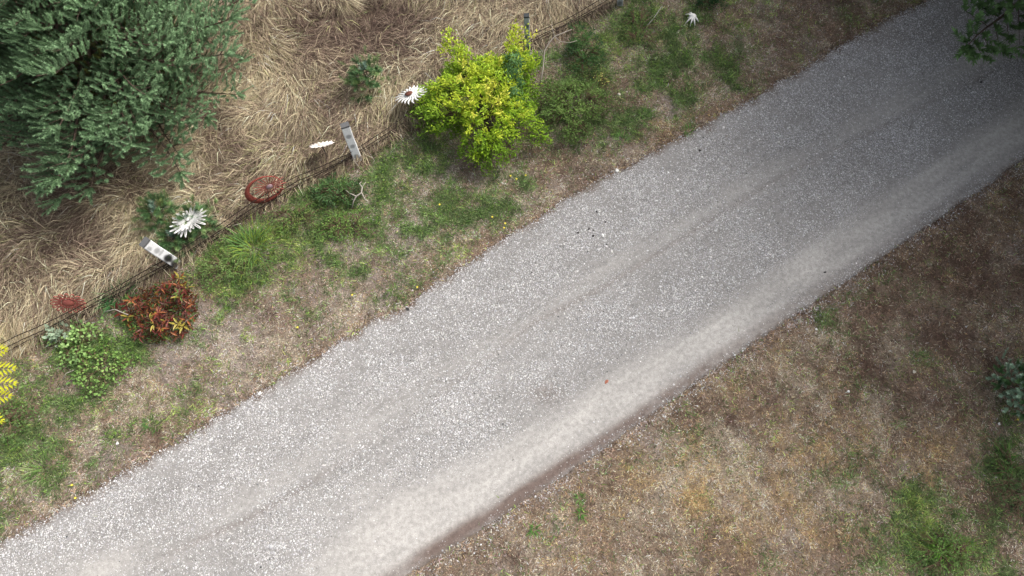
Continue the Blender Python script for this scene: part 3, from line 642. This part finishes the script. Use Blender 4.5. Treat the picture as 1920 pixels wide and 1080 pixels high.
for (px_, py_) in pts:
    rr = math.hypot(px_/.6, py_/.55); z_ = max(.08, .42*(1-.6*rr*rr)*rg.uniform(.7, 1.1)); tip = Vector((px_, py_, z_))
    st.tube([(px_*.1, py_*.1, 0), (px_*.6, py_*.6, z_*.6), tip], [.008, .006, .004], 4, caps=False)
    k_ = rg.choice([0, 1, 2, 3, 4, 5, 6], p=[.2, .16, .12, .16, .16, .1, .1])
    for j in range(6):
        if cnt >= 296: break
        lf = bpy.data.objects.new('leaf', LD[k_ if rg.random() < .75 else rg.integers(0, 7)]); COL.objects.link(lf); lf.parent = rs
        lf.location = tip + Vector(rg.normal(0, .012, 3)); s_ = rg.uniform(.7, 1.25); lf.scale = (s_,)*3
        lf.rotation_euler = (rg.normal(0, .35), rg.uniform(-.75, .05), 6.283*j/6+rg.normal(0, .3)); cnt += 1
st.build('stems', M_stem, rs)
P = []; D = []; C = []
for _ in range(1400):
    a = rg.uniform(0, 6.28); r_ = math.sqrt(rg.random()); P.append((math.cos(a)*r_*.6, math.sin(a)*r_*.52, rg.uniform(.02, .3*(1.05-r_*.6)))); D.append(tuple(rg.normal(0, 1, 3)+np.array([0, 0, .4]))); C.append([lin(100, 46, 38), lin(122, 60, 44), lin(104, 88, 48), lin(84, 116, 52), lin(166, 104, 60)][rg.integers(0, 5)]*rg.uniform(.7, 1.2))
f = leaves('foliage', P, D, rg.uniform(.06, .1, 1400), rg.uniform(.018, .03, 1400), np.array(C), M_leaf, rs); f['kind'] = 'stuff'
a_ = MB().tube([W(195, 585, .22)-rs.location, W(215, 580, .25)-rs.location, W(240, 590, .25)-rs.location], .008, 5); a_.build('bare_twig', M_twig, rs)

# yellow fern-like leaves at the left edge
yl = empty('golden_fern', gp(-40, 720), 'plant with bright yellow fern-like leaves cut by the left edge', 'plant')
mly = leaf_mat('yellow_leaflet', .35, .5, lin(232, 232, 60), .3)
for (u0, v0, u1, v1, zz) in [(-45, 665, 12, 655, .55), (-45, 695, 28, 690, .6), (-45, 725, 30, 718, .62), (-45, 745, 20, 742, .5), (-60, 640, -5, 615, .5), (-60, 770, 5, 790, .4), (-90, 700, -120, 660, .5), (-90, 730, -150, 750, .5)]:
    p0 = W(u0, v0, zz-.03)-yl.location; p1 = W(u1, v1, zz)-yl.location; d_ = (p1-p0); L_ = d_.length; d_.normalize(); lt = Vector((-d_.y, d_.x, 0)); V = []; Fc = []
    n_ = 8
    for j in range(n_):
        s_ = (j+.5)/n_; q = p0+d_*L_*s_; ll = .16*math.sin(math.pi*(.18+.75*s_))
        for sgn in (1, -1):
            tp = q+(lt*sgn*.85+d_*.7)*ll+Vector((0, 0, -.02)); b0 = len(V); wv = d_*.027; m_ = q.lerp(tp, .5)
            V += [q, m_+wv, tp, m_-wv+Vector((0, 0, .006))]; Fc.append((b0, b0+1, b0+2)); Fc.append((b0, b0+2, b0+3))
    b0 = len(V); V += [p1-d_*.03+lt*.015, p1+d_*.06, p1-d_*.03-lt*.015]; Fc.append((b0, b0+1, b0+2))
    mesh_py('leaf', V, Fc, mly, yl)
m = MB()
for a in range(6): m.tube([(0, 0, 0), (math.cos(a)*.1, math.sin(a)*.1, .3), (math.cos(a)*.22, math.sin(a)*.2, .5)], [.01, .008, .005], 4, caps=False)
m.build('stems', M_stem, yl)

# ------------------------------------------------------------------ fence
fence = empty('wire_fence', gp(335, 500), 'low wire fence on spotted white posts between dry meadow and verge', 'fence')
m_post, n_, b_, _o = new_mat('painted_post'); at = n_.nodes.new('ShaderNodeAttribute'); at.attribute_name = 'Col'
t_ = noise(n_, 35, 5); r_ = ramp(n_, t_.outputs[0], [(.3, (.88,)*3), (.6, (1.05,)*3)]); n_.links.new(mult(n_, at.outputs['Color'], r_.outputs[0]), b_.inputs['Base Color']); b_.inputs['Roughness'].default_value = .7
def post(u, v, ut, vt, ht, wdt, thk, spots, label, base_c=(.84, .84, .85), topshade=True):
    b = gp(u, v); tp = W(ut, vt, b.z+ht); ax = (tp-b); L_ = ax.length; ax.normalize()
    view = (Vector((0, 0, H))-b); fx = view.cross(ax).normalized(); fy = ax.cross(fx).normalized()   # broad face looks to the road
    NX, NZ = 8, 48; prof = []
    hw, ht_ = wdt/2, thk/2; c_ = .012
    for i in range(NX+1): prof.append((-hw+c_+(wdt-2*c_)*i/NX, -ht_))
    prof += [(hw, -ht_+c_), (hw, ht_-c_), (hw-c_, ht_), (-hw+c_, ht_), (-hw, ht_-c_), (-hw, -ht_+c_)]
    n = len(prof); V = []; C = []; rgp = np.random.default_rng(int(abs(u)))
    for k in range(NZ+1):
        s_ = k/NZ; z_ = -.1+(L_+.1)*s_
        for (a, c2) in prof:
            wob = 1+.03*math.sin(s_*9+a*20)
            V.append(tuple(ax*z_ + fx*a*wob + fy*(-c2)*wob))
            cc = np.array(base_c)*1.0
            for (sa, ss, sr, sl_, dk) in spots:
                q = ((a/hw-sa)/sr)**2+((s_-ss)/sl_)**2; q += .5*float(fbm(np.array([a*12]), np.array([s_*9+u]), 1.0, 3, 3)[0])
                f_ = 1/(1+math.exp(min(40, max(-40, (q-1)*5)))); cc = cc*(1-f_)+cc*dk*f_
            if topshade and s_ > .965: cc = cc*.12  # shadow on the end grain, painted into the colour of the post top
            C.append(cc)
    Fc = []
    for k in range(NZ):
        for i in range(n): Fc.append((k*n+i, k*n+(i+1) % n, (k+1)*n+(i+1) % n, (k+1)*n+i))
    Fc.append(tuple(NZ*n+i for i in range(n)))
    o = mesh_py('post', V, Fc, m_post, fence); o.location = b-fence.location; o['label'] = label
    a = o.data.attributes.new('Col', 'FLOAT_COLOR', 'POINT'); a.data.foreach_set('color', np.array([[*c, 1] for c in C], np.float32).ravel())
    return o
post(336, 498, 270, 454, 1.0, .17, .10, [(.3, .20, .95, .10, .04), (-.5, .09, .6, .05, .06), (.15, .41, .8, .10, .02), (-.5, .42, .4, .05, .35), (0, .72, .6, .06, .5), (.5, .88, .4, .05, .55), (-.2, .62, .9, .03, .6)], 'white post with ragged black blotches leaning over the red shrub')
post(672, 302, 646, 234, 1.0, .15, .10, [(.1, .24, .6, .05, .38), (.1, .5, .6, .05, .42), (.1, .76, .6, .045, .42)], 'white post with a row of grey round spots at mid fence')
post(990, 108, 987, 28, 1.0, .10, .09, [(.1, .3, .7, .05, .4), (.1, .55, .7, .05, .45), (0, .8, .8, .05, .4)], 'grey weathered post behind the golden shrub', (.36, .40, .42))
post(1162, 12, 1164, -50, 1.0, .12, .09, [(.1, .2, .7, .06, .4)], 'grey post at the top edge', (.42, .44, .44))
post(-30, 690, -120, 655, 1.0, .16, .10, [(.1, .5, .7, .05, .4)], 'white post just beyond the left edge')
for hz in (.05, .12, .20, .34):
    m = MB(); pts_ = []
    for xx in np.arange(-11, 4.0, .3):
        yy = float(f_fence(np.array([xx]))[0]); pts_.append(Vector((xx, yy+math.sin(xx*3+hz*40)*.015, hz+.02*math.sin(xx*1.8+hz*9)+float(gz(np.array([xx]), np.array([yy]))[0])))-fence.location)
    m.tube(pts_, .008, 5); m.build('wire', M_wire, fence)

# ------------------------------------------------------------------ yard ornaments: vertical metal flowers on stakes
def frame_at(u, v, z, face_el, face_az):
    c = W(u, v, z); n = Vector((math.cos(face_az)*math.cos(face_el), math.sin(face_az)*math.cos(face_el), math.sin(face_el)))
    X_ = Vector((0, 0, 1)).cross(n).normalized(); Y_ = n.cross(X_); return c, X_, Y_, n
def stake(par, c, mat=M_stake):
    g_ = gz(np.array([c.x]), np.array([c.y]))[0]; o = MB().tube([c-par.location-Vector((0, 0, .01)), Vector((c.x, c.y, float(g_)-.05))-par.location], .008, 6).build('stake', mat, par); return o
def disc(mb, c, X_, Y_, N_, r, dome=.2, n=20, rings=4):
    b = len(mb.v); mb.v.append(c+N_*r*dome)
    for k in range(1, rings+1):
        for j in range(n):
            t = 6.283*j/n; q = k/rings; mb.v.append(c+(X_*math.cos(t)+Y_*math.sin(t))*r*q+N_*r*dome*(1-q*q))
    for j in range(n): mb.f.append((b, b+1+j, b+1+(j+1) % n))
    for k in range(rings-1):
        for j in range(n): mb.f.append((b+1+k*n+j, b+1+(k+1)*n+j, b+1+(k+1)*n+(j+1) % n, b+1+k*n+(j+1) % n))
    mb.v.append(c-N_*.012); e = len(mb.v)-1
    for j in range(n): mb.f.append((b+1+(rings-1)*n+(j+1) % n, b+1+(rings-1)*n+j, e))
def loop_petal(c, X_, Y_, N_, a, r0, r1, wdt, rad, cup=.1, tw=0):
    d = X_*math.cos(a)+Y_*math.sin(a); s_ = -X_*math.sin(a)+Y_*math.cos(a); pts_ = []
    for j in range(14):
        t = 6.283*j/14; q = .5-.5*math.cos(t); w_ = wdt*math.sin(t)*(.35+.65*q)
        pts_.append(c+d*(r0+(r1-r0)*q)+s_*w_+N_*(cup*q*q*r1))
    return MB().tube(pts_, rad, 5, closed=True)
def solid_petal(c, X_, Y_, N_, a, r0, r1, wdt, cup=.1, wav=0, thk=.006):
    d = X_*math.cos(a)+Y_*math.sin(a); s_ = -X_*math.sin(a)+Y_*math.cos(a); m = MB(); K = 7
    for side in (1, -1):
        for j in range(K+1):
            q = j/K; w_ = wdt*(math.sin(math.pi*min(1, q*.85+.12))**.7); off = wav*math.sin(q*7)*.5
            base = c+d*(r0+(r1-r0)*q)+s_*off+N_*(cup*q*r1+thk*side*.5)
            m.v += [base-s_*w_, base+N_*.006, base+s_*w_]
    h_ = 3*(K+1)
    for j in range(K):
        for k in range(2):
            m.f.append((3*j+k, 3*j+k+1, 3*j+k+4, 3*j+k+3)); m.f.append((h_+3*j+k+3, h_+3*j+k+4, h_+3*j+k+1, h_+3*j+k))
        m.f.append((3*j+3, 3*j, h_+3*j, h_+3*j+3)[::-1]); m.f.append((3*j+2, 3*j+5, h_+3*j+5, h_+3*j+2)[::-1])
    m.f.append((3*K, 3*K+1, h_+3*K+1, h_+3*K)); m.f.append((3*K+1, 3*K+2, h_+3*K+2, h_+3*K+1))
    return m
FA = math.radians(-58)       # facing the road
G_ORN = 'painted metal flower ornaments along the fence'
def orn(u, v, z, label, name='flower_ornament', el=.15, az=FA):
    c, X_, Y_, N_ = frame_at(u, v, z, el, az); o = empty(name, Vector((c.x, c.y, 0)), label, 'garden ornament', G_ORN); stake(o, c); L_ = c-o.location; return o, L_, X_, Y_, N_
# white looped daisy
o, c, X_, Y_, N_ = orn(353, 414, .62, 'white daisy ornament made of many thin wire loop petals', el=1.22, az=math.radians(128))
for k in range(38):
    loop_petal(c, X_, Y_, N_, 6.283*k/38+.06*math.sin(k*3), .03, (.24+.04*math.sin(k*2.3)+.09*abs(math.cos(6.283*k/38)))*.95, .019, .0075, .16 if k % 2 else -.22).build('petal', M_white, o)
m = MB(); disc(m, c+N_*.02, X_, Y_, N_, .026, .5); m.build('flower_centre', M_white, o)
# white flat one
o, c, X_, Y_, N_ = orn(603, 272, .55, 'small flat white flower ornament left of the grey-spotted post', el=.80, az=math.radians(100))
for k in range(16): solid_petal(c, X_, Y_, N_, 6.283*k/16, .04, .22+.015*math.sin(k*4), .032, .05).build('petal', M_pinkwhite, o)
m = MB(); disc(m, c+N_*.01, X_, Y_, N_, .07, .4); m.build('flower_centre', M_pinkwhite, o)
# white sun with brown centre
o, c, X_, Y_, N_ = orn(770, 175, .62, 'white wavy-rayed sun ornament with rusty brown centre beside the golden shrub', el=1.12, az=math.radians(125))
for k in range(20): solid_petal(c, X_, Y_, N_, 6.283*k/20, .09, .29+.03*math.sin(k*5), .021, -.10, .03).build('petal', M_white, o)
m = MB(); disc(m, c, X_, Y_, N_, .125, .12); m.build('face_plate', M_white, o)
m = MB(); disc(m, c+N_*.03+X_*.04+Y_*.02, X_, Y_, N_, .075, .35); m.build('flower_centre', plain_mat('brown_rust', (.12, .045, .03), 60, .4, .8), o)
# red ring with starburst
o, c, X_, Y_, N_ = orn(495, 356, .5, 'rust red ring ornament with a starburst of rays inside', 'ring_ornament', el=.10, az=math.radians(-60))
m = MB(); n_ = 40
for j in range(n_):
    t = 6.283*j/n_; ww_ = .005+.075*((1+math.cos(t-3.6))/2)**1.5; d = X_*math.cos(t)+Y_*math.sin(t)
    for (q, nz) in ((.33, -.01), (.33, .01), (.33-ww_*1.4, .012), (.33-ww_*1.4, -.012)): m.v.append(c+d*q+N_*nz)
for j in range(n_):
    k = (j+1) % n_
    for i in range(4): m.f.append((4*j+i, 4*j+(i+1) % 4, 4*k+(i+1) % 4, 4*k+i))
m.build('ring', M_rust, o)
c2 = c+X_*.11+Y_*.05+N_*.02
for k in range(22): solid_petal(c2, X_, Y_, N_, 6.283*k/22, .05, .25+.04*(k % 2), .008, .05, .0).build('ray', M_red, o)
m = MB(); disc(m, c2+N_*.01, X_, Y_, N_, .06, .4); m.build('flower_centre', M_mauve, o)
# faded red flower
o, c, X_, Y_, N_ = orn(128, 568, .5, 'faded red flower ornament with looped petals standing in the dry grass', el=.30, az=math.radians(-75))
for k in range(16): loop_petal(c, X_, Y_, N_, 6.283*k/16, .10, .245, .034, .0085, .05).build('petal', M_red, o)
m = MB(); m.tube([c+(X_*math.cos(t)+Y_*math.sin(t))*.12 for t in np.linspace(0, 6.283, 25)[:-1]], .012, 6, closed=True); m.build('ring', M_red, o)
m = MB(); disc(m, c, X_, Y_, N_, .095, .3); m.build('flower_centre', M_red, o)

# ------------------------------------------------------------------ twigs and sticks
def stick(name, label, cat, segs, mat=M_twig):
    b = gp(*segs[0][0][:2]); m = MB()
    for seg in segs:
        pp = [W(u, v, z_)-b for (u, v, z_) in [p[:3] for p in seg]]; rr = [p[3] for p in seg]; m.tube(pp, rr, 6)
    o = m.build(name, mat); o.location = b; return tag(o, label, cat)
stick('dead_twig', 'forked bleached dead twig lying over the green weeds', 'twig',
  [[(660, 390, .12, .006), (663, 377, .2, .011), (668, 368, .25, .014), (678, 361, .28, .014), (679, 351, .3, .012), (674, 344, .3, .008), (678, 341, .3, .005)],
   [(668, 368, .25, .011), (655, 362, .24, .009), (641, 351, .24, .007)], [(678, 361, .28, .010), (684, 373, .24, .009), (691, 379, .22, .007)], [(679, 351, .3, .007), (686, 341, .3, .005)], [(664, 376, .2, .007), (659, 373, .2, .005)]])
stick('bare_branch', 'long pale bare branch arching beside the golden shrub', 'branch',
  [[(1012, 160, .3, .014), (1018, 130, .45, .013), (1021, 95, .6, .012), (1030, 80, .7, .011), (1040, 68, .75, .010), (1055, 62, .8, .008), (1072, 55, .8, .005)],
   [(1040, 68, .75, .008), (1050, 78, .75, .006), (1068, 80, .75, .005), (1082, 76, .7, .004)], [(1040, 68, .75, .007), (1036, 55, .8, .005), (1034, 46, .8, .003)]])
stick('dead_stick', 'longer of two pale sticks lying in the green weeds near the top', 'stick', [[(1210, 52, .08, .012), (1225, 35, .1, .014), (1241, 12, .12, .010)]], plain_mat('grey_stick', lin(160, 160, 145), 40, .2, .9))
stick('dead_stick', 'shorter pale stick lying beside the longer one near the top', 'stick', [[(1192, 56, .05, .006), (1204, 47, .08, .008), (1225, 28, .1, .006)]], plain_mat('grey_stick', lin(150, 150, 130), 40, .2, .9))
stick('dead_twig', 'curved dry twig along the fence line left of the red shrub', 'twig', [[(112, 628, .05, .006), (140, 616, .08, .008), (165, 600, .1, .008), (185, 590, .15, .006), (150, 607, .08, .006)], [(150, 607, .1, .006), (144, 596, .16, .006), (152, 584, .2, .004)]])
stick('dead_twig', 'dry twig on the fence line above the big green tuft', 'twig', [[(405, 432, .1, .008), (432, 424, .12, .008), (452, 419, .14, .006)], [(445, 442, .05, .006), (452, 428, .1, .005)]])
stick('dead_twig', 'dry vine stem on the fence line right of the grey-spotted post', 'twig', [[(678, 296, .1, .009), (705, 283, .14, .008), (735, 262, .16, .007), (762, 240, .16, .005)]], M_stem)
stick('dry_straw', 'pale curled straw on the lower left verge', 'straw', [[(118, 712, .04, .006), (124, 700, .07, .008), (138, 694, .07, .006)]])
stick('dry_straw', 'thin bent straw below the fresh green weed', 'straw', [[(207, 690, .05, .004), (212, 698, .06, .005), (221, 702, .06, .004)]])

# ------------------------------------------------------------------ stones, clods, ornaments on the ground
def rock(u, v, r, label, mat, name='stone', cat='stone', road_=False, flat=.6, seed=0):
    rg = np.random.default_rng(seed+int(u*7+v)); p = W(u, v); zf = rz if road_ else gz
    p.z = float(zf(np.array([p.x]), np.array([p.y]))[0]); import bmesh
    bm = bmesh.new(); bmesh.ops.create_icosphere(bm, subdivisions=2, radius=r)
    k = rg.normal(0, 1, 3)*2
    for v_ in bm.verts:
        d = v_.co.normalized(); f = 1+.16*math.sin(d.x*3+k[0])+.14*math.sin(d.y*4+k[1])+.1*math.sin(d.z*5+k[2])+rg.normal(0, .04); v_.co = Vector((v_.co.x*f*1.1, v_.co.y*f*.85, v_.co.z*f*flat))
    me = bpy.data.meshes.new(name); bm.to_mesh(me); bm.free(); me.materials.append(mat)
    o = bpy.data.objects.new(name, me); COL.objects.link(o); o.location = p+Vector((0, 0, r*flat*.5)); o.rotation_euler = (0, 0, rg.uniform(0, 6.28))
    return tag(o, label, cat)
M_rw = plain_mat('white_stone', (.74, .72, .68), 30, .1, .8, 0, .3); M_rp = plain_mat('pale_stone', (.50, .46, .38), 30, .15, .85, 0, .3); M_dk = plain_mat('dark_clod', (.05, .045, .045), 60, .4, .95, 0, .5)
rock(1130, 443, .032, 'bright white stone on the gravel beside dark clods', M_rw, road_=True)
rock(1157, 321, .035, 'white stone on the upper edge of the road below the dark hollow', M_rw, road_=True)
rock(488, 738, .03, 'white stone at the upper road edge in the lower left half', M_rw, road_=True)
rock(1160, 180, .036, 'round cream stone on the verge, larger of the pair', M_rp)
rock(1175, 174, .018, 'small cream stone just right of the larger one', M_rp)
rock(1229, 110, .035, 'flat pale stone in green turf below the pale sticks', M_rp)
rock(1228, 153, .025, 'small tan stone beside the bare soil spot', M_rp)
rock(1270, 62, .04, 'flat tan stone below the bleached star', M_rp, flat=.3)
rock(1285, 50, .05, 'brownish stone touching the bleached star', plain_mat('brown_stone', (.30, .26, .20), 30, .2, .9, 0, .3), flat=.4)
rock(223, 832, .026, 'white stone at the lower left verge', M_rw)
rock(1530, 618, .022, 'white pebble on the brown turf below the road', M_rw)
rock(1590, 734, .02, 'white pebble in the middle of the brown turf', M_rw)
rock(1870, 795, .02, 'white pebble left of the yellow flower', M_rw)
rock(1712, 698, .03, 'tan oblong stone in the middle of the dark turf', M_rp, flat=.4)
rock(1840, 657, .02, 'pale pebble left of the young pine', M_rp)
for (u, v, r, l) in [(1084, 437, .026, 'leftmost dark clod on the gravel'), (1104, 430, .026, 'upper dark clod of the cluster on the gravel'), (1112, 443, .030, 'largest dark clod, just left of the white stone'), (1119, 398, .024, 'dark clod above the cluster near the verge'), (1135, 417, .022, 'dark clod above the white stone'), (1112, 432, .02, 'small dark clod in the middle of the cluster'),
    (1312, 283, .03, 'dark clod on the upper gravel near the green tuft'), (1838, 155, .03, 'dark clod on the shaded gravel at upper right'), (1547, 510, .024, 'dark clod on the smooth wheel track'), (765, 580, .035, 'dark clod at the upper edge of the gravel'), (962, 855+7, .012, 'tiny dark clod on the smooth wheel track')]:
    rock(u, v, r*.8, l, M_dk, 'soil_clod', 'clod', True, .5)
rock(1137, 716, .03, 'reddish brown dead leaf scrap on the wheel track', plain_mat('dead_leaf', (.30, .12, .08), 30, .3, .8), 'dead_leaf', 'leaf', True, .2)

# bleached star-shaped thing
st_ = empty('star_ornament', gp(1297, 38), 'bleached white star-shaped ornament lying on the verge near the top', 'ornament')
m = MB()
disc(m, Vector((0, 0, .08)), Vector((1, 0, 0)), Vector((0, 1, 0)), Vector((0, 0, 1)), .075, .6, 14, 3); m.build('body', M_rw, st_)
for (du_, dv_, l_) in [(-12, -11, 1), (-5, -15, 1), (4, -9, 1), (13, 3, 1), (6, 11, 1), (-3, 11, 1), (-12, 6, .8), (-8, -4, .8), (9, -5, .7)]:
    p = W(1297+du_*1.0, 38+dv_*1.0, .06)-st_.location; MB().tube([Vector((0, 0, .09)), p*.55+Vector((0, 0, .06)), p], [.026, .018, .007], 6).build('arm', M_rw, st_)

# small yellow flowers
M_yel = plain_mat('yellow_petal', (.75, .62, .08), 30, .15, .6)
def dandelion_mesh():
    m = MB(); m.tube([(0, 0, -.02), (.004, 0, .05)], .003, 4)
    for a in range(10):
        t = a*.628; m.v += [Vector((0.004, 0, .052)), Vector((math.cos(t)*.018+.004, math.sin(t)*.018, .058)), Vector((math.cos(t+.5)*.018+.004, math.sin(t+.5)*.018, .058))]; k = len(m.v); m.f.append((k-3, k-2, k-1))
    disc(m, Vector((.004, 0, .055)), Vector((1, 0, 0)), Vector((0, 1, 0)), Vector((0, 0, 1)), .010, .6, 8, 2)
    me = bpy.data.meshes.new('dandelion'); me.from_pydata([tuple(v) for v in m.v], [], m.f); me.materials.append(M_yel); return me
DM = dandelion_mesh()
for (u, v, l) in [(957, 337, 'left yellow dandelion of three under the golden shrub'), (968, 343, 'lowest yellow dandelion of three under the golden shrub'), (985, 336, 'right yellow dandelion of three under the golden shrub'), (923, 412, 'yellow dandelion in the green patch near the road'), (947, 423, 'upper yellow dandelion at the road edge'), (945, 431, 'lower yellow dandelion at the road edge'), (825, 388, 'lone yellow dandelion in mid verge'),
    (1898, 789, 'yellow dandelion just below the young pine'), (141, 910, 'yellow dandelion in the lower left verge'), (145, 934, 'yellow dandelion at the gravel edge in the lower left'), (662, 556, 'upper yellow dandelion beside the bare patch'), (561, 617, 'yellow dandelion at the end of the bare patch'), (783, 541, 'yellow dandelion near the upper gravel edge')]:
    o = bpy.data.objects.new('dandelion', DM); COL.objects.link(o); o.location = gp(u, v, .02); o.scale = (.95,)*3; tag(o, l, 'flower', 'small yellow dandelions on the verge')
